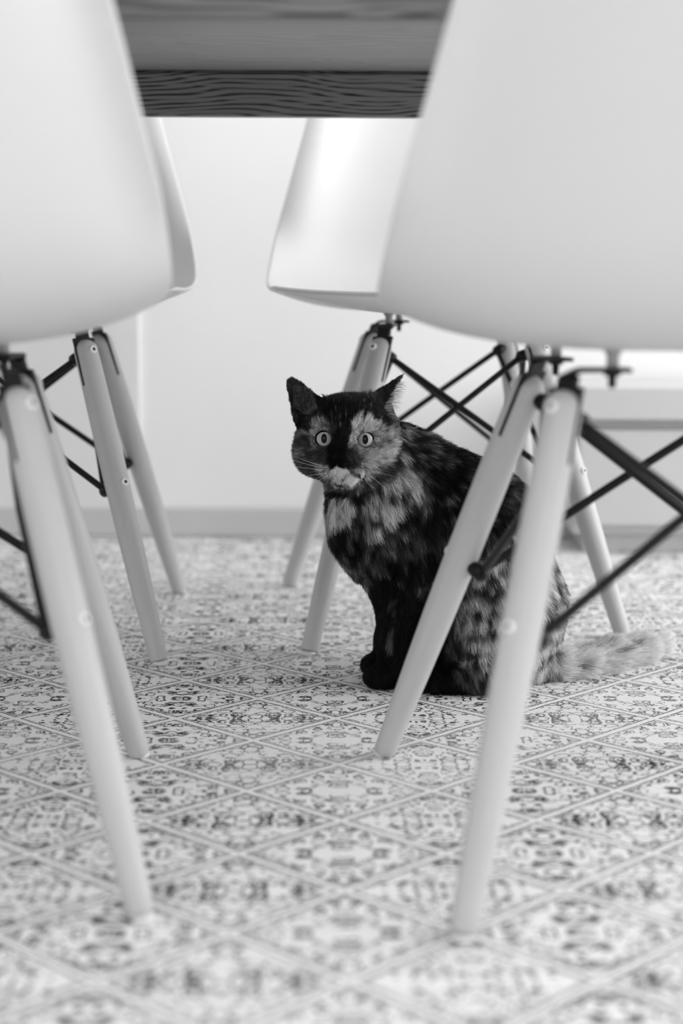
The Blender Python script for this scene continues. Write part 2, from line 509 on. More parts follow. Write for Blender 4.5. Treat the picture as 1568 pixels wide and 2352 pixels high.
def make_chair(label, group, pose, feet, tops, shell_rot=0.0, shell_off=(0, 0)):
    x0, y0, a = pose
    root = tag(empty('dining_chair', (x0, y0, 0), a), label, 'chair', group)
    inv = Matrix.Rotation(-a, 4, 'Z') @ Matrix.Translation((-x0, -y0, 0))
    sh = make_shell(root)
    sh.rotation_euler.z = shell_rot
    sh.location = (shell_off[0], shell_off[1], 0)
    ends = {}
    for key in ((1, 1), (-1, 1), (-1, -1), (1, -1)):
        sx, sy = key
        ft, tp = inv @ Vector(feet[key]), inv @ Vector(tops[key])
        ax = (tp - ft).normalized()
        ln = (tp - ft).length
        def on(z):
            return ft + (tp - ft) * (z / tp.z)
        # turned, tapering leg with a domed top
        bm = bmesh.new()
        uv = bm.loops.layers.uv.new('UVMap')
        pts, rad = [], []
        for z in (.0042, .0055, .02, .05, .09, .14, .2, .26, .31, .335):
            pts.append(on(z)); rad.append(leg_radius(z) * (.93 if z == .0042 else 1))
        for k in range(1, 6):
            th = k / 5 * math.pi / 2 * .97
            pts.append(on(.335) + ax * (.013 * math.sin(th))); rad.append(.0133 * math.cos(th) + .0003)
        tube(bm, pts, rad, 28, uv=uv)
        leg = link_mesh('leg', bm, M['leg'], root)
        # clear glide under the foot
        bm = bmesh.new()
        tube(bm, [Vector((ft.x, ft.y, 0.0002)), Vector((ft.x, ft.y, .0012)), Vector((ft.x, ft.y, .0045))], [.0072, .0085, .0080], 18)
        link_mesh('foot_glide', bm, M['glide'], leg)
        out = Vector((sx, sy, 0)).normalized()
        out = (out - ax * out.dot(ax)).normalized()
        tan = ax.cross(out).normalized()
        for z in (.333, .19):
            c = on(z); r = leg_radius(z)
            link_mesh('bolt', bolt_bm(c + out * r, out), [M['metal'], M['hole']], leg)
            bm = bmesh.new()
            tube(bm, [c - out * (r - .002), c - out * (r + .002), c - out * (r + .003), c - out * (r + .012)], [.0058, .0058, .0072, .0072], 10)
            tube(bm, [c - out * (r + .0115), c - out * (r + .015)], [.0046, .0044], 10)
            link_mesh('brace_socket', bm, M['black'], leg)
            ends[(key, z > .25)] = c - out * (r + .0085)
        # strap: fin let into the slotted leg head, bent inwards to carry the shell
        inn = (Vector((-sx, 0, 0)) if sy < 0 else Vector((-.3 * sx, -1, 0))).normalized()
        bm = bmesh.new()
        path = [(on(.298), .0280), (on(.349), .0280), (on(.3495), .0165), (on(.357), .0165)]
        cur = on(.357)
        tip = [cur + inn * .003 + Vector((0, 0, .003)), cur + inn * .008 + Vector((0, 0, .0045)), cur + inn * .042 + Vector((0, 0, .0045))]
        prev = None
        items = [(p, w, out) for p, w in path] + [(tip[0], .0165, (out + Vector((0, 0, 1))).normalized()), (tip[1], .018, Vector((0, 0, 1))), (tip[2], .018, Vector((0, 0, 1)))]
        for p, w, nn in items:
            tt = tan if nn is out else Vector((-inn.y, inn.x, 0)) * (1 if tan.dot(Vector((-inn.y, inn.x, 0))) > 0 else -1)
            q = [bm.verts.new(p + tt * (w / 2) * a_ + nn * .0015 * b_) for a_, b_ in ((-1, -1), (1, -1), (1, 1), (-1, 1))]
            if prev:
                for k in range(4):
                    bm.faces.new((prev[k], prev[(k + 1) % 4], q[(k + 1) % 4], q[k]))
            else:
                bm.faces.new(q[::-1])
            prev = q
        bm.faces.new(prev)
        bmesh.ops.recalc_face_normals(bm, faces=bm.faces[:])
        br = link_mesh('bracket', bm, M['black'], root, False)
        mp = cur + inn * .030
        bm = bmesh.new()
        tube(bm, [Vector((mp.x, mp.y, .3632)), Vector((mp.x, mp.y, .367)), Vector((mp.x, mp.y, .371)), Vector((mp.x, mp.y, .3765))], [.0042, .0045, .0042, .0075], 18)
        link_mesh('shock_mount', bm, M['rubber'], br)
        bm = bmesh.new()
        tube(bm, [Vector((mp.x, mp.y, .3605)), Vector((mp.x, mp.y, .3575)), Vector((mp.x, mp.y, .357)), Vector((mp.x, mp.y, .349))], [.006, .006, .0030, .0026], 10)
        link_mesh('mount_bolt', bm, M['black'], br)
    loop = [(1, 1), (-1, 1), (-1, -1), (1, -1)]
    for i in range(4):
        k0, k1 = loop[i], loop[(i + 1) % 4]
        for n_, (A, B) in enumerate((((k0, True), (k1, False)), ((k1, True), (k0, False)))):
            p, q = ends[A], ends[B]
            c = Vector((-(p.x + q.x), -(p.y + q.y), 0)).normalized() * (.0045 * (1 if n_ else -1))
            bm = bmesh.new()
            pts = [p, p.lerp(q, .04) + c * .4, p.lerp(q, .5) + c, p.lerp(q, .96) + c * .4, q]
            fine = [p] + [pts[1].lerp(pts[2], t / 4) for t in range(5)] + [pts[2].lerp(pts[3], t / 4) for t in range(1, 5)] + [q]
            tube(bm, fine, .0037, 10)
            link_mesh('brace_rod', bm, M['black'], root)
    return root


def foot(u, v):
    d = ray(u, v)
    return Vector((0, 0, CAM_H)) + d * (-CAM_H / d.z)


def top(u, v, y, z=ZT):
    p = at(u, v, y)
    p.z = z
    return p


V3 = Vector
# near right (back to the camera)
make_chair('nearest white shell chair on the right, its back to the camera', 'white shell dining chairs', (.2405, 1.1728, R(2.44)),
           {(-1, 1): foot(879, 1735), (1, 1): (.408, 1.372, 0), (-1, -1): foot(1061, 2158), (1, -1): (.425, .984, 0)},
           {(-1, 1): top(1228, 853, 1.252), (1, 1): (.327, 1.262, ZT), (-1, -1): top(1302, 886, 1.091), (1, -1): (.332, 1.099, ZT)},
           R(-7.5), (.006, 0))
make_chair('nearest white shell chair on the left, its back to the camera', 'white shell dining chairs', (-.3287, 1.1568, R(9.15)),
           {(-1, 1): (-.541, 1.307, 0), (1, 1): foot(322, 1738), (-1, -1): (-.467, .941, 0), (1, -1): foot(327, 2113)},
           {(-1, 1): (-.429, 1.224, ZT), (1, 1): (-.255, 1.253, ZT), (-1, -1): (-.403, 1.066, ZT), (1, -1): top(30, 885, 1.094)}, R(6.4), (-.025, 0))
make_chair('white shell chair on the far side of the table, behind the cat, facing the camera', 'white shell dining chairs', (.1277, 1.9508, R(186.08)),
           {(1, 1): foot(708, 1504), (-1, 1): foot(1432, 1466), (-1, -1): (.277, 2.159, 0), (1, -1): foot(662, 1346)},
           {(1, 1): top(880, 770, 1.859), (-1, 1): (.224, 1.878, ZT), (-1, -1): (.209, 2.037, ZT), (1, -1): top(858, 750, 2.019)})
make_chair('white shell chair on the far side of the table, behind the left chair, mostly hidden', 'white shell dining chairs', (-.3833, 1.8584, R(181.06)),
           {(1, 1): (-.566, 1.673, 0), (-1, 1): foot(367, 1527), (-1, -1): foot(414, 1362), (1, -1): (-.558, 2.046, 0)},
           {(1, 1): (-.47, 1.774, ZT), (-1, 1): top(190, 775, 1.777), (-1, -1): top(226, 765, 1.938), (1, -1): (-.473, 1.934, ZT)}, R(-2.5), (.011, 0))
#CAT
# ------------------------------------------------------------------ the cat
# A signed-distance body (round cones, ellipsoids, ear plates; smooth unions) turned into ONE mesh by surface nets.
X0, X1, Y0, Y1, Z0, Z1, H = -.085, .375, 1.49, 1.80, -.006, .338, .0022
gx = np.arange(X0, X1, H, dtype=np.float32)
gy = np.arange(Y0, Y1, H, dtype=np.float32)
gz = np.arange(Z0, Z1, H, dtype=np.float32)
GX, GY, GZ = gx[:, None, None], gy[None, :, None], gz[None, None, :]
D = np.full((len(gx), len(gy), len(gz)), 1.0, np.float32)


def window(lo, hi, pad=.05):
    s = []
    for g, a, b in ((gx, lo[0], hi[0]), (gy, lo[1], hi[1]), (gz, lo[2], hi[2])):
        i0, i1 = np.searchsorted(g, a - pad), np.searchsorted(g, b + pad)
        s.append(slice(max(0, i0), max(1, i1)))
    return tuple(s)


def smin(a, b, k):
    h = np.clip(.5 + .5 * (b - a) / k, 0, 1)
    return b + (a - b) * h - k * h * (1 - h)


def blend(sl, d, k, sub=False):
    if sub:
        D[sl] = -smin(-D[sl], d, k)
    else:
        D[sl] = smin(D[sl], d, k)


def loc(sl):
    return GX[sl[0]], GY[:, sl[1]], GZ[:, :, sl[2]]


def cone(a, b, ra, rb, k=.02, sy=1.0):
    a, b = np.array(a, np.float32), np.array(b, np.float32)
    r = max(ra, rb)
    sl = window(np.minimum(a, b) - r, np.maximum(a, b) + r, k + .03)
    x, y, z = loc(sl)
    ab = b - a
    ab2 = ab.copy(); ab2[1] *= 1 / sy
    px, py, pz = x - a[0], (y - a[1]) / sy, z - a[2]
    t = np.clip((px * ab2[0] + py * ab2[1] + pz * ab2[2]) / max(1e-9, float(ab2 @ ab2)), 0, 1)
    d = np.sqrt((px - t * ab2[0]) ** 2 + (py - t * ab2[1]) ** 2 + (pz - t * ab2[2]) ** 2) - (ra + (rb - ra) * t)
    blend(sl, (d * min(1, (1 + sy) / 2)).astype(np.float32), k)


def ell(c, r, k=.02, sub=False):
    c, r = np.array(c, np.float32), np.array(r, np.float32)
    sl = window(c - r, c + r, k + .03)
    x, y, z = loc(sl)
    p = ((x - c[0]) / r[0], (y - c[1]) / r[1], (z - c[2]) / r[2])
    k0 = np.sqrt(p[0] ** 2 + p[1] ** 2 + p[2] ** 2)
    k1 = np.sqrt((p[0] / r[0]) ** 2 + (p[1] / r[1]) ** 2 + (p[2] / r[2]) ** 2) + 1e-6
    blend(sl, (k0 * (k0 - 1) / k1).astype(np.float32), k, sub)


def ear(poly, y_mid, axis, bowl, tilt, thick, rnd, k):
    """curved plate: rounded polygon in the (x, z) plane, bowl-shaped and tilted in depth"""
    P = np.array([[p.x, p.z] for p in poly], np.float32)
    lo, hi = P.min(0), P.max(0)
    sl = window((lo[0], y_mid - .03, lo[1]), (hi[0], y_mid + .03, hi[1]), .03)
    x, y, z = loc(sl)
    X, Z = np.broadcast_arrays(x, z)
    X, Z = X[:, 0, :], Z[:, 0, :]
    d = np.full(X.shape, 1e9, np.float32)
    s = np.ones(X.shape, np.float32)
    n = len(P)
    for i in range(n):
        a, b = P[i], P[i - 1]
        e = b - a
        wx, wz = X - a[0], Z - a[1]
        t = np.clip((wx * e[0] + wz * e[1]) / (e @ e), 0, 1)
        d = np.minimum(d, (wx - e[0] * t) ** 2 + (wz - e[1] * t) ** 2)
        c1, c2, c3 = Z >= a[1], Z < b[1], e[0] * wz > e[1] * wx
        s = np.where((c1 & c2 & c3) | (~c1 & ~c2 & ~c3), -s, s)
    d2 = s * np.sqrt(d) - rnd
    a0, a1 = axis
    ax = np.array([a1.x - a0.x, a1.z - a0.z]); L = np.linalg.norm(ax); ax /= L
    lat = ((X - a0.x) * -ax[1] + (Z - a0.z) * ax[0])
    lon = ((X - a0.x) * ax[0] + (Z - a0.z) * ax[1]) / L
    yc = y_mid + bowl * (1 - np.clip((lat / .018) ** 2, 0, 1.6)) * (1 - .6 * np.clip(lon, 0, 1)) + tilt * lon
    dy = np.abs(y - yc[:, None, :]) - thick
    q = np.sqrt(np.maximum(d2[:, None, :], 0) ** 2 + np.maximum(dy, 0) ** 2) + np.minimum(np.maximum(d2[:, None, :], dy), 0)
    blend(sl, (q * .85).astype(np.float32), k)


# torso, chest, haunches
NECK, SHO = at(880, 1085, 1.625), at(955, 1150, 1.630)
MID, PEL, RMP = at(1075, 1228, 1.635), at(1145, 1400, 1.635), at(1180, 1510, 1.635)
cone(at(835, 1020, 1.625), NECK, .036, .045, .02)
cone(NECK, SHO, .044, .058, .03, .9)
cone(SHO, MID, .058, .068, .03, .9)
cone(MID, PEL, .068, .062, .03, .9)
cone(PEL, RMP, .062, .040, .03, .95)
cone(at(845, 1120, 1.615), at(862, 1215, 1.615), .036, .038, .03)           # chest
cone(at(862, 1215, 1.615), at(930, 1320, 1.62), .038, .042, .03, .9)
cone(at(1000, 1300, 1.635), at(1010, 1490, 1.64), .050, .040, .03)           # belly
ell(at(1130, 1425, 1.600), (.058, .034, .066), .02)                          # thigh, near side
ell(at(1130, 1425, 1.672), (.056, .032, .066), .02)                          # thigh, far side
for y_, du in ((1.572, 0), (1.675, 6)):                                      # hind feet
    a_, b_ = at(1120 + du, 1570, y_), at(985 + du, 1570, y_)
    a_.z, b_.z = .0165, .0125
    cone(a_, b_, .0165, .0125, .015)
    p_ = at(968 + du, 1575, y_); p_.z = .012
    ell(p_, (.017, .013, .012), .008)
# front legs and paws
for (uu, vv, yy) in ((905, 1480, 1.592), (898, 1470, 1.640)):
    el, wr = at(928, 1320, yy + .004), at(uu, vv, yy)
    cone(el, wr, .027, .0150, .018)
    fo = Vector((at(uu - 8, 1560, yy).x, yy - .002, .014))
    cone(wr, fo, .0150, .0125, .01)
    pw = Vector((at(uu - 27, 1560, yy).x, yy - .006, .0125))
    ell(pw, (.0195, .0165, .0130), .009)
    for i in (-1.5, -.5, .5, 1.5):                                           # toes
        ell(pw + Vector((-.012 + abs(i) * .0022, i * .0072, -.001)), (.0075, .0044, .0085), .003)
# head
HC = at(797, 985, 1.615)
ell(HC, (.0455, .046, .0345), .02)
ell(at(797, 1028, 1.604), (.0455, .040, .030), .02)
for u_ in (726, 866):
    ell(at(u_, 1042, 1.592), (.0195, .024, .019), .018)
cone(at(797, 965, 1.585), at(788, 1064, 1.5505), .0165, .0085, .014)         # brow to nose
ell(at(772, 1082, 1.5535), (.0125, .013, .0095), .008)                       # whisker pads
ell(at(806, 1083, 1.5535), (.0125, .013, .0095), .008)
ell(at(789, 1101, 1.5610), (.0110, .011, .0075), .008)                       # chin
for u_ in (742, 842):
    ell(at(u_, 983, 1.5830), (.014, .012, .010), .012)                       # brows
EYES = [at(744, 1008, 1.5690), at(838.5, 1010, 1.5690)]
for e_ in EYES:
    ell(e_ + Vector((0, -.007, 0)), (.0080, .0125, .0076), .003, True)
# mouth
cone_pts = [(788, 1074), (788, 1091), (770, 1098)]
ear([at(*p, 1.615) for p in ((690, 1000), (672, 965), (660, 900), (658, 876), (668, 867), (690, 877), (715, 897), (741, 915), (752, 945), (735, 985))],
    1.613, (at(712, 965, 1.613), at(664, 872, 1.613)), .010, .004, .0013, .0006, .007)
ear([at(*p, 1.615) for p in ((835, 915), (860, 899), (885, 886), (908, 871), (927, 860), (918, 877), (905, 899), (899, 925), (897, 960), (870, 985), (845, 950))],
    1.612, (at(862, 945, 1.612), at(925, 862, 1.612)), .006, .012, .0014, .0005, .007)
# tail
TAIL = [at(1215, 1552, 1.640), at(1268, 1562, 1.625), at(1330, 1548, 1.640), at(1400, 1526, 1.668), at(1470, 1506, 1.700), at(1512, 1493, 1.720)]
TR = [.018, .0145, .0125, .0120, .0115, .0085]
for p_, r_ in zip(TAIL, TR):
    p_.z = r_ + .004
for i in range(len(TAIL) - 1):
    cone(TAIL[i], TAIL[i + 1], TR[i], TR[i + 1], .008)
D = np.maximum(D, (.0006 - GZ))                                              # sits flat on the rug


def surface_nets(D):
    S = D < 0
    cs = [S[i:S.shape[0] - 1 + i, j:S.shape[1] - 1 + j, k:S.shape[2] - 1 + k] for i in (0, 1) for j in (0, 1) for k in (0, 1)]
    cnt = sum(c.astype(np.int8) for c in cs)
    act = (cnt > 0) & (cnt < 8)
    idx = -np.ones(act.shape, np.int64)
    cells = np.argwhere(act)
    idx[act] = np.arange(len(cells))
    acc = np.zeros((len(cells), 3)); num = np.zeros(len(cells))
    corners = [(i, j, k) for i in (0, 1) for j in (0, 1) for k in (0, 1)]
    for a in corners:
        for ax in range(3):
            if a[ax]: continue
            b = list(a); b[ax] = 1
            va = D[tuple((cells + a).T)]; vb = D[tuple((cells + b).T)]
            m = (va < 0) != (vb < 0)
            t = np.where(m, va / np.where(m, va - vb, 1), 0)
            pos = np.array(a, float)[None] + t[:, None] * (np.array(b) - np.array(a))[None]
            acc[m] += pos[m]; num[m] += 1
    V = (cells + acc / num[:, None]) * H + np.array([X0, Y0, Z0])
    Fs = []
    for ax in range(3):
        o1, o2 = [(1, 2), (2, 0), (0, 1)][ax]
        n = np.array(D.shape); sl0 = [slice(1, -1)] * 3; sl0[ax] = slice(0, -1)
        sl1 = list(sl0); sl1[ax] = slice(1, None)
        A, B = S[tuple(sl0)], S[tuple(sl1)]
        e = np.argwhere(A != B)
        fl = A[tuple(e.T)]
        off = np.array([1, 1, 1]); off[ax] = 0
        e = e + off
        q = []
        for d1, d2 in ((0, 0), (1, 0), (1, 1), (0, 1)):
            c = e.copy(); c[:, o1] -= d1; c[:, o2] -= d2
            q.append(idx[tuple(c.T)])
        q = np.array(q).T
        q[~fl] = q[~fl][:, ::-1]
        Fs.append(q)
    return V, np.concatenate(Fs)


V, FQ = surface_nets(D)
# a few rounds of smoothing take the grid out of the surface
ed = np.concatenate([FQ[:, [0, 1]], FQ[:, [1, 2]], FQ[:, [2, 3]], FQ[:, [3, 0]]])
deg = np.bincount(ed.ravel(), minlength=len(V)).astype(float)
for lam in (.5, .5, -.3):
    L = np.zeros_like(V)
    for c in range(3):
        L[:, c] = np.bincount(ed[:, 0], V[ed[:, 1], c], len(V)) + np.bincount(ed[:, 1], V[ed[:, 0], c], len(V))
    V = V + lam * (L / deg[:, None] - V)


def vnoise(p, seed=0):
    """value noise, 0..1"""
    i = np.floor(p).astype(np.int64); f = p - i; f = f * f * (3 - 2 * f)
    def hsh(a, b, c):
        h = (a * 374761393 + b * 668265263 + c * 2147483647 + seed * 974711) & 0xffffffff
        h = ((h ^ (h >> 13)) * 1274126177) & 0xffffffff
        return ((h ^ (h >> 16)) & 0xffff) / 65535.0
    r = 0
    for a in (0, 1):
        for b in (0, 1):
            for c in (0, 1):
                w = (f[:, 0] if a else 1 - f[:, 0]) * (f[:, 1] if b else 1 - f[:, 1]) * (f[:, 2] if c else 1 - f[:, 2])
                r = r + w * hsh(i[:, 0] + a, i[:, 1] + b, i[:, 2] + c)
    return r


def fbm(p, s, seed=0):
    return (vnoise(p / s, seed) * .6 + vnoise(p / s * 2.1, seed + 1) * .28 + vnoise(p / s * 4.3, seed + 2) * .12)


PXM = F_PX / 1.575                                        # coat chart: units of about 0.43 mm in the cat's own (x, z) plane
c0 = at(784, 1176, 1.575)


def chart(p):
    return 784 + (p[:, 0] - c0.x) * PXM, 1176 - (p[:, 2] - c0.z) * PXM * math.cos(PITCH) - (p[:, 1] - 1.575) * PXM * .14


BODY = [  # u, v, ru, rv, turn, tone, strength
    (1040, 1060, 95, 42, 10, .006, .95), (1140, 1125, 80, 50, 30, .02, .75), (1200, 1150, 50, 50, 0, .07, .6),
    (1015, 1200, 70, 120, 18, .006, .95), (955, 1120, 40, 60, -20, .12, .8), (975, 1035, 40, 30, 30, .10, .7),
    (908, 1085, 46, 90, -28, .30, .95), (870, 1165, 62, 46, -35, .26, .9), (852, 1212, 22, 26, 20, .36, .9), (905, 1180, 30, 16, -40, .34, .6), (880, 1135, 40, 12, -40, .06, .7), (925, 1060, 10, 30, -20, .06, .6),
    (935, 1240, 46, 46, 0, .05, .7), (818, 1140, 20, 48, 22, .006, .95), (845, 1105, 34, 18, -35, .02, .8),
    (782, 1165, 30, 44, 0, .45, .97), (800, 1248, 50, 44, 45, .006, .95), (822, 1195, 20, 30, 20, .02, .7), (850, 1300, 30, 56, 28, .07, .8),
    (870, 1260, 26, 30, 20, .03, .7), (920, 1330, 70, 60, 0, .006, .9), (900, 1460, 62, 150, 0, .005, 1), (905, 1395, 12, 20, 0, .10, .6),
    (905, 1480, 9, 30, 0, .09, .6), (880, 1560, 80, 50, 0, .004, 1), (1000, 1480, 62, 140, 0, .005, 1)]
HAUNCH = [(1010, 1575, 95, 48, 0, .004, .97), (1085, 1560, 42, 18, 20, .10, .6), (1282, 1250, 26, 66, 0, .03, .6), (1262, 1530, 44, 62, 0, .50, .9),
          (1180, 1560, 60, 44, 0, .34, .5)]
TAILB = [(1350, 1488, 50, 10, -10, .05, .9), (1405, 1507, 60, 8, -6, .14, .8), (1538, 1458, 22, 10, 10, .07, .9), (1360, 1545, 30, 7, -20, .12, .8),
         (1490, 1515, 50, 7, -14, .10, .9)]
HEAD = [(780, 945, 118, 46, 0, .006, .97), (700, 920, 40, 60, 0, .02, .8), (705, 1040, 42, 52, 0, .085, .95), (722, 1085, 30, 22, 30, .05, .7),
        (730, 985, 36, 15, -10, .20, .85), (690, 977, 26, 12, 0, .006, .9), (748, 1048, 30, 20, 0, .045, .9), (705, 1065, 20, 14, 0, .05, .6),
        (870, 1030, 44, 50, 0, .26, .95), (893, 1000, 26, 22, 0, .13, .8), (868, 1046, 36, 20, -14, .42, .85), (846, 1068, 28, 12, -25, .46, .8),
        (814, 984, 10, 32, 14, .42, .9), (846, 976, 24, 15, -20, .50, .95), (886, 966, 26, 17, 20, .005, .95), (808, 1012, 9, 24, 8, .34, .85),
        (778, 1042, 27, 54, 0, .004, 1), (806, 1052, 16, 22, 0, .012, .85), (785, 990, 16, 46, 0, .008, .9),
        (758, 1087, 28, 11, 18, .30, .9), (777, 1086, 15, 11, 10, .72, .95), (740, 1076, 20, 10, 10, .22, .6), (805, 1102, 20, 12, 0, .85, .97), (778, 1103, 14, 10, 0, .55, .9), (790, 1084, 12, 8, 0, .70, .9), (783, 1101, 4, 7, 20, .05, .8),
        (785, 1068, 17, 12, 0, .004, 1), (828, 1083, 16, 14, -20, .05, .75), (816, 1080, 8, 10, 0, .35, .6), (838, 1090, 12, 12, -30, .5, .7),
        (852, 1092, 26, 8, -30, .42, .6), (905, 1055, 8, 44, 10, .015, .85), (878, 1084, 34, 10, -30, .04, .8), (780, 1131, 36, 10, 8, .005, .97)]


def coat(p, head, tailm):
    u, v = chart(p)
    u = u + (fbm(p, .010, 5) - .5) * 22
    v = v + (fbm(p, .010, 9) - .5) * 22
    streak = vnoise(np.stack([p[:, 0] / .0018, p[:, 1] / .0018, p[:, 2] / .007], 1), 3)
    n = fbm(p, .022, 11)
    t = .008 + .13 * np.clip((n - .47) / .10, 0, 1)

    def paint(t, blobs, mask):
        for bu, bv, ru, rv, an, val, st in blobs:
            ca, sa = math.cos(math.radians(an)), math.sin(math.radians(an))
            du, dv = u - bu, v - bv
            a, b = (du * ca + dv * sa) / ru, (-du * sa + dv * ca) / rv
            w = np.clip((1.15 - np.sqrt(a * a + b * b)) / .45, 0, 1)
            w = w * w * (3 - 2 * w) * st * mask
            t = t * (1 - w) + val * w
        return t
    one = np.ones(len(p))
    body = t
    hz = np.clip((u - 1025) / 60, 0, 1) * np.clip((v - 1225) / 60, 0, 1)
    st = .5 + .5 * np.sin((v + .10 * (u - 1150)) / 44 * 2 * math.pi + 5 * (fbm(p, .03, 21) - .5))
    band = .025 + (.17 + .26 * np.clip((u - 1060) / 130, 0, 1)) * np.clip((st + .35) / 1.2, 0, 1) * (.45 + .9 * fbm(p, .012, 81))
    body = paint(body, BODY, one)
    body = body * (1 - hz) + band * hz
    body = paint(body, HAUNCH, one)
    tl = paint(np.full(len(p), .58) + .1 * (n - .5), TAILB, one)
    body = np.where(tailm, tl, body)
    hd = paint(np.full(len(p), .09), HEAD, one)
    hd = np.where((hd < .06) & (streak > .78) & (v < 990), hd + .07, hd)
    mott = np.clip((fbm(p * np.array([1.0, 1.0, .55]), .0062, 61) - .30) / .38, 0, 1)
    body = np.where(tailm, body, body * (.14 + 1.35 * mott ** 1.3) + np.where((body < .05) & (v < 1330), .07, 0) * np.clip((fbm(p, .008, 71) - .63) / .10, 0, 1))
    m2 = np.clip((fbm(p, .0042, 67) - .30) / .42, 0, 1)
    hd = np.where(hd > .3, hd * (.75 + .45 * m2), hd * (.45 + 1.0 * m2))
    return np.where(head, hd, body)


def is_head(p):
    h = np.array(HC) + np.array([0, 0, -.012])
    q = (p - h) / np.array([.060, .110, .062])
    u, v = chart(p)
    return ((q ** 2).sum(1) < 1.0) & (v < 1138 - .38 * np.clip(u - 800, 0, 400)) & (u < 912) | ((v < 962) & (u < 935))


def is_tail(p):
    return (p[:, 0] > TAIL[1].x + .004) & (p[:, 2] < .05)


cat = tag(empty('cat', (at(1000, 1575, 1.6).x, 1.62, 0)), 'tortoiseshell cat sitting on the rug among the chair legs, looking at the camera', 'cat')
off = np.array(cat.location)
me = bpy.data.meshes.new('body')
me.from_pydata((V - off).tolist(), [], FQ.tolist())
me.update()
me.polygons.foreach_set('use_smooth', [True] * len(me.polygons))
vt = coat(V, is_head(V), is_tail(V))
me.attributes.new('tone', 'FLOAT', 'POINT').data.foreach_set('value', (vt * .7).astype(np.float32))
k = NT('cat_skin'); at_ = k.n('ShaderNodeAttribute', attribute_name='tone'); k.base(at_.outputs['Fac'])
k.b.inputs['Roughness'].default_value = .8; k.b.inputs['Specular IOR Level'].default_value = .1
me.materials.append(k.mat)
body_o = bpy.data.objects.new('body', me); col.objects.link(body_o); body_o.parent = cat

# fur: one strand object combed along the coat
me.calc_loop_triangles()
tri = np.empty(len(me.loop_triangles) * 3, np.int32); me.loop_triangles.foreach_get('vertices', tri); tri = tri.reshape(-1, 3)
A, B, C = V[tri[:, 0]], V[tri[:, 1]], V[tri[:, 2]]
fn = np.cross(B - A, C - A); ar = np.linalg.norm(fn, axis=1) / 2
cen = (A + B + C) / 3
hd_t = is_head(cen)
dens = ar * np.where(hd_t, 2.3, 1.0) * (cen[:, 2] > .002)
NH = 280000
pick = rng.choice(len(tri), NH, p=dens / dens.sum())
r1, r2 = np.sqrt(rng.random(NH)), rng.random(NH)
w0, w1, w2 = 1 - r1, r1 * (1 - r2), r1 * r2
root = A[pick] * w0[:, None] + B[pick] * w1[:, None] + C[pick] * w2[:, None]
vn = np.zeros_like(V)
for c in range(3):
    np.add.at(vn, tri[:, c], fn)
vn /= np.linalg.norm(vn, axis=1)[:, None] + 1e-12
nor = vn[tri[pick, 0]] * w0[:, None] + vn[tri[pick, 1]] * w1[:, None] + vn[tri[pick, 2]] * w2[:, None]
nor /= np.linalg.norm(nor, axis=1)[:, None] + 1e-9
u, v = chart(root)
hm, tm = is_head(root), is_tail(root)
NOSE = np.array(at(787, 1062, 1.548))
flow = np.tile(np.array([.38, .05, -1.0]), (NH, 1))
back = np.clip((1150 - v) / 150, 0, 1) * np.clip((u - 900) / 80, 0, 1)
flow[:, 0] += back * 1.2
flow[hm] = (root - NOSE)[hm] / (np.linalg.norm((root - NOSE)[hm], axis=1)[:, None] + .004)
flow[hm, 2] += np.where(v[hm] < 985, .25, -.10)
td = np.array(TAIL[4] - TAIL[1]); td /= np.linalg.norm(td)
flow[tm] = td
earm = (v < 958) & hm & ((u < 742) & (v < 905 + (u - 660) * .75 + 20) & (v < 950) | (u > 862) & (v < 955 - (u - 862) * .2))
flow[earm] = np.where((u[earm] < 800)[:, None], np.array([-.15, 0, 1.0]), np.array([.8, 0, .55]))
legm = (u < 985) & (v > 1330)
flow[legm] = np.array([-.05, -.1, -1.0])
paw = (root[:, 2] < .03) & (u < 990) & ~tm
flow[paw] = np.array([-1.0, 0, -.2])
ft = flow - nor * (flow * nor).sum(1)[:, None]
ft /= np.linalg.norm(ft, axis=1)[:, None] + 1e-6
length = np.full(NH, .0125)
length[v < 1150] = .0115
dn = np.linalg.norm(root - NOSE, axis=1)
length[hm] = np.clip(.0018 + (dn[hm] - .008) * .13, .0018, .0085)
length[earm] = .0018
length[hm & (v < 990) & (u < 712)] = .0022
length[hm & (v < 975) & (u > 850)] = .0030
length[legm] = .0065
length[paw] = .0035
length[tm] = .0170
length *= rng.uniform(.7, 1.2, NH)
lift = np.where(hm, .34, .42)[:, None] * rng.uniform(.6, 1.3, (NH, 1))
lift[tm] *= 1.5
jit = rng.normal(0, .16, (NH, 3))
swirl = np.stack([fbm(root, .020, s) - .5 for s in (31, 41, 51)], 1) * 1.1
swirl[hm] *= .5
d0 = nor * lift * 1.6 + ft + jit * .6 + swirl * .5
d1 = nor * lift * .5 + ft + jit + swirl
for d_ in (d0, d1):
    d_ /= np.linalg.norm(d_, axis=1)[:, None]
# no fur on the eyes, nose leather
keep = np.ones(NH, bool)
for e_ in EYES:
    q = root - np.array(e_)
    keep &= np.sqrt(q[:, 0] ** 2 + q[:, 2] ** 2) > .0086
    near = np.sqrt(q[:, 0] ** 2 + q[:, 2] ** 2) < .016
    length[near] = np.minimum(length[near], .0022)
keep &= ~(dn < .0050)
P1 = root + d0 * (length * .35)[:, None]
P2 = P1 + (d0 * .4 + d1 * .6) / np.linalg.norm(d0 * .4 + d1 * .6, axis=1)[:, None] * (length * .35)[:, None]
P3 = P2 + d1 * (length * .30)[:, None]
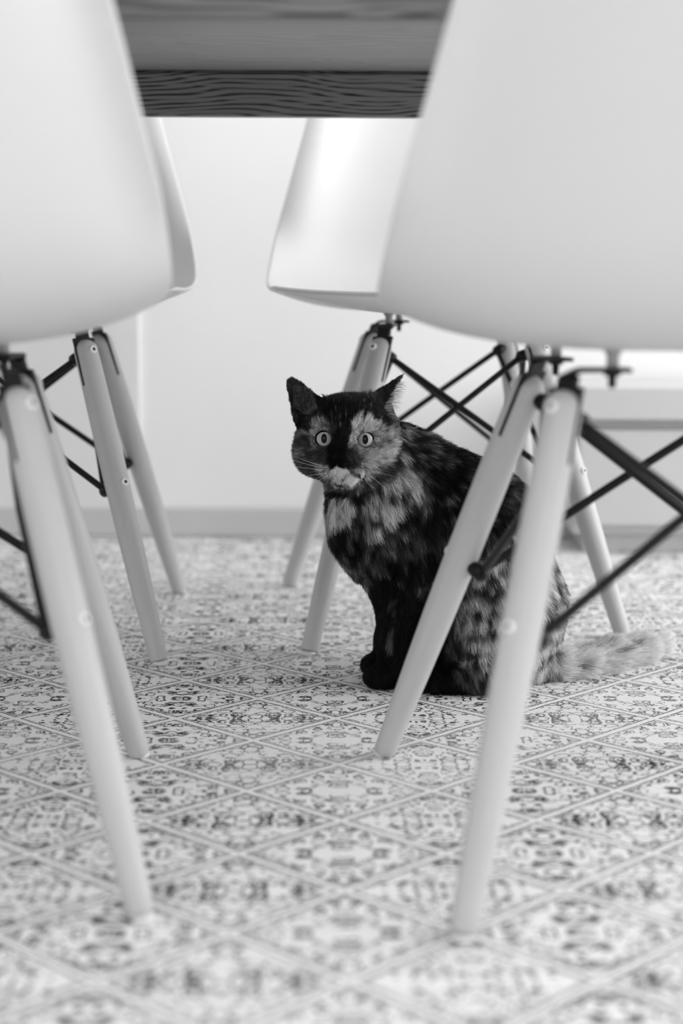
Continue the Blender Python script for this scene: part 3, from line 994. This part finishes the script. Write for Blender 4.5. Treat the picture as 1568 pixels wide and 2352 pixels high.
# tufts: pull the tips of neighbouring strands together
from mathutils.kdtree import KDTree
guides = rng.choice(NH, 14000, replace=False)
kd = KDTree(len(guides))
for i, g_ in enumerate(guides):
    kd.insert(root[g_], i)
kd.balance()
gi = guides[np.array([kd.find(r)[1] for r in root])]
pull = np.where(earm, 0, np.where(hm, .22, .42))[:, None]
for P_, w_ in ((P2, .5), (P3, 1.0)):
    tgt = root + (P_[gi] - root[gi]) + (root[gi] - root) * .75
    ok = np.linalg.norm(tgt - P_, axis=1) < .012
    P_[ok] += ((tgt - P_) * pull * w_)[ok]
tone = coat(root, hm, tm)
clump = np.exp(rng.normal(0, .35, NH))[gi]
tone = tone * np.where(tone > .10, 2.2, 1.3) * np.exp(rng.normal(-.10, .45, NH)) * clump + np.where(rng.random(NH) < .08, .06, 0) * (tone > .02)
tone[earm] = np.where(u[earm] < 800, np.where((np.abs(u - 695 + (v - 915) * -.12) < 22 + (v - 880) * .12) & (v > 882), .12, .012)[earm], .018) * rng.uniform(.5, 1.6, earm.sum()) * 1.3
root = root - nor * .0008
PT = np.stack([root, P1, P2, P3], 1)[keep]
tone = np.clip(tone[keep], .003, .85)
rad = np.tile(np.array([.000085, .00008, .000065, .00003], np.float32), (len(PT), 1)) * np.where(hm[keep], .85, 1.0)[:, None]
# long pale hairs that fringe the turned ear, and fine ones at the other ear's base
ex = []
for i in range(230):
    t_ = random.random()
    p0 = at(876 + t_ * 40 + random.uniform(-4, 2), 952 - t_ * 78 + random.uniform(-2, 8), 1.606 + random.uniform(-.002, .002))
    ln_ = random.uniform(.008, .017) * (1.1 - .5 * t_)
    d_ = Vector((1.0, random.uniform(-.35, .1), random.uniform(-.1, .45))).normalized()
    p1 = p0 + d_ * ln_ * .35; d_.z -= .12; p2 = p1 + d_ * ln_ * .35; d_.z -= .22; p3 = p2 + d_ * ln_ * .3
    ex.append(([p0, p1, p2, p3], random.uniform(.25, .75)))
EXP = np.array([[list(q) for q in e[0]] for e in ex])
PT = np.concatenate([PT, EXP]); tone = np.concatenate([tone, np.array([e[1] for e in ex])])
rad = np.concatenate([rad, np.tile(np.array([.00010, .00009, .00007, .00003], np.float32), (len(ex), 1))])
PT[:, :, 2] = np.maximum(PT[:, :, 2], .0008)
hc = bpy.data.hair_curves.new('fur')
hc.add_curves([4] * len(PT))
hc.attributes['position'].data.foreach_set('vector', (PT - off).reshape(-1).astype(np.float32))
ra = hc.attributes.get('radius') or hc.attributes.new('radius', 'FLOAT', 'POINT')
ra.data.foreach_set('value', rad.reshape(-1).astype(np.float32))
hc.attributes.new('tone', 'FLOAT', 'CURVE').data.foreach_set('value', tone.astype(np.float32))
k = NT('cat_fur'); at_ = k.n('ShaderNodeAttribute', attribute_name='tone'); k.base(at_.outputs['Fac'])
k.b.inputs['Roughness'].default_value = .5; k.b.inputs['Specular IOR Level'].default_value = .10
hc.materials.append(k.mat)
fur = bpy.data.objects.new('fur', hc); col.objects.link(fur); fur.parent = cat
tag(fur, kind='stuff')

# eyes
k = NT('cat_eye')
x_, y_, z_ = k.xyz(k.coord())[:]
rr = k.m('SQRT', k.m('ADD', k.m('MULTIPLY', x_, x_), k.m('MULTIPLY', z_, z_)))
pu = k.m('SQRT', k.m('ADD', k.m('POWER', k.m('DIVIDE', x_, .0029), 2.0), k.m('POWER', k.m('DIVIDE', z_, .0047), 2.0)))
ang = k.m('ARCTAN2', z_, x_)
fib = k.noise(k.vec(k.m('MULTIPLY', ang, 3.0), k.m('MULTIPLY', rr, 200.0), 0.0), 3.0, 2.0)
iris = k.m('ADD', .24, k.m('MULTIPLY', fib, .44))
iris = k.m('MULTIPLY', iris, k.m('SUBTRACT', 1.0, k.m('MULTIPLY', k.ss(rr, .0070, .0081), .95)))
k.base(k.m('MULTIPLY', iris, k.m('ADD', .01, k.m('MULTIPLY', k.ss(pu, .92, 1.08), .99))))
k.b.inputs['Roughness'].default_value = .05; k.b.inputs['Specular IOR Level'].default_value = .16
eye_m = k.mat
lid_m = plain('eyelid_skin', .003, .6, .05)
for e_ in EYES:
    bm = bmesh.new(); bmesh.ops.create_uvsphere(bm, u_segments=40, v_segments=24, radius=.0098)
    eo = link_mesh('eye', bm, eye_m, cat)
    eo.location = e_ + Vector((0, .0052, 0)) - cat.location
    eo.rotation_euler = (R(-4), 0, 0)
    bm = bmesh.new()
    n_ = 36; ring = []
    for i in range(n_):
        a_ = 2 * math.pi * i / n_
        cx, cz = math.cos(a_) * .0082, math.sin(a_) * .0078
        yy = .0052 - math.sqrt(.0098 ** 2 - cx * cx - cz * cz) * 1.0
        c_ = Vector((cx, yy - .0002, cz)); o_ = Vector((cx, 0, cz)).normalized()
        ring.append([bm.verts.new(c_ + o_ * (.0009 * math.cos(b_)) + Vector((0, .0009 * math.sin(b_), 0))) for b_ in [2 * math.pi * j / 8 for j in range(8)]])
    for i in range(n_):
        for j in range(8):
            bm.faces.new((ring[i][j], ring[(i + 1) % n_][j], ring[(i + 1) % n_][(j + 1) % 8], ring[i][(j + 1) % 8]))
    bmesh.ops.recalc_face_normals(bm, faces=bm.faces[:])
    lo_ = link_mesh('eyelid', bm, lid_m, cat)
    lo_.location = e_ - cat.location
# nose leather
bm = bmesh.new(); bmesh.ops.create_uvsphere(bm, u_segments=20, v_segments=12, radius=1.0)
for v_ in bm.verts:
    z_ = v_.co.z
    v_.co = Vector((v_.co.x * .0052 * (1 + .4 * z_), v_.co.y * .0040, z_ * .0038))
no = link_mesh('nose', bm, plain('nose_leather', .003, .6, .05), cat)
no.location = at(786, 1068, 1.5430) - cat.location
# whiskers
wm = plain('whisker', .8, .4, .4)
for (a_, m_, b_) in (((752, 1076), (700, 1068), (640, 1046)), ((755, 1080), (705, 1078), (655, 1066)), ((757, 1085), (715, 1092), (672, 1098)),
                     ((760, 1090), (728, 1104), (700, 1122)), ((750, 1072), (702, 1062), (660, 1040)),
                     ((824, 1086), (845, 1104), (862, 1134)), ((828, 1080), (858, 1096), (890, 1126)), ((826, 1076), (866, 1082), (915, 1098))):
    ctr = [at(*a_, 1.546), at(*m_, 1.530), at(*b_, 1.540)]
    pts = [ctr[0] * (1 - t) ** 2 + ctr[1] * 2 * t * (1 - t) + ctr[2] * t * t - Vector(cat.location) for t in [i / 8 for i in range(9)]]
    bm = bmesh.new(); tube(bm, pts, [.00014 * (1 - .8 * i / 8) for i in range(9)], 5)
    link_mesh('whisker', bm, wm, cat)
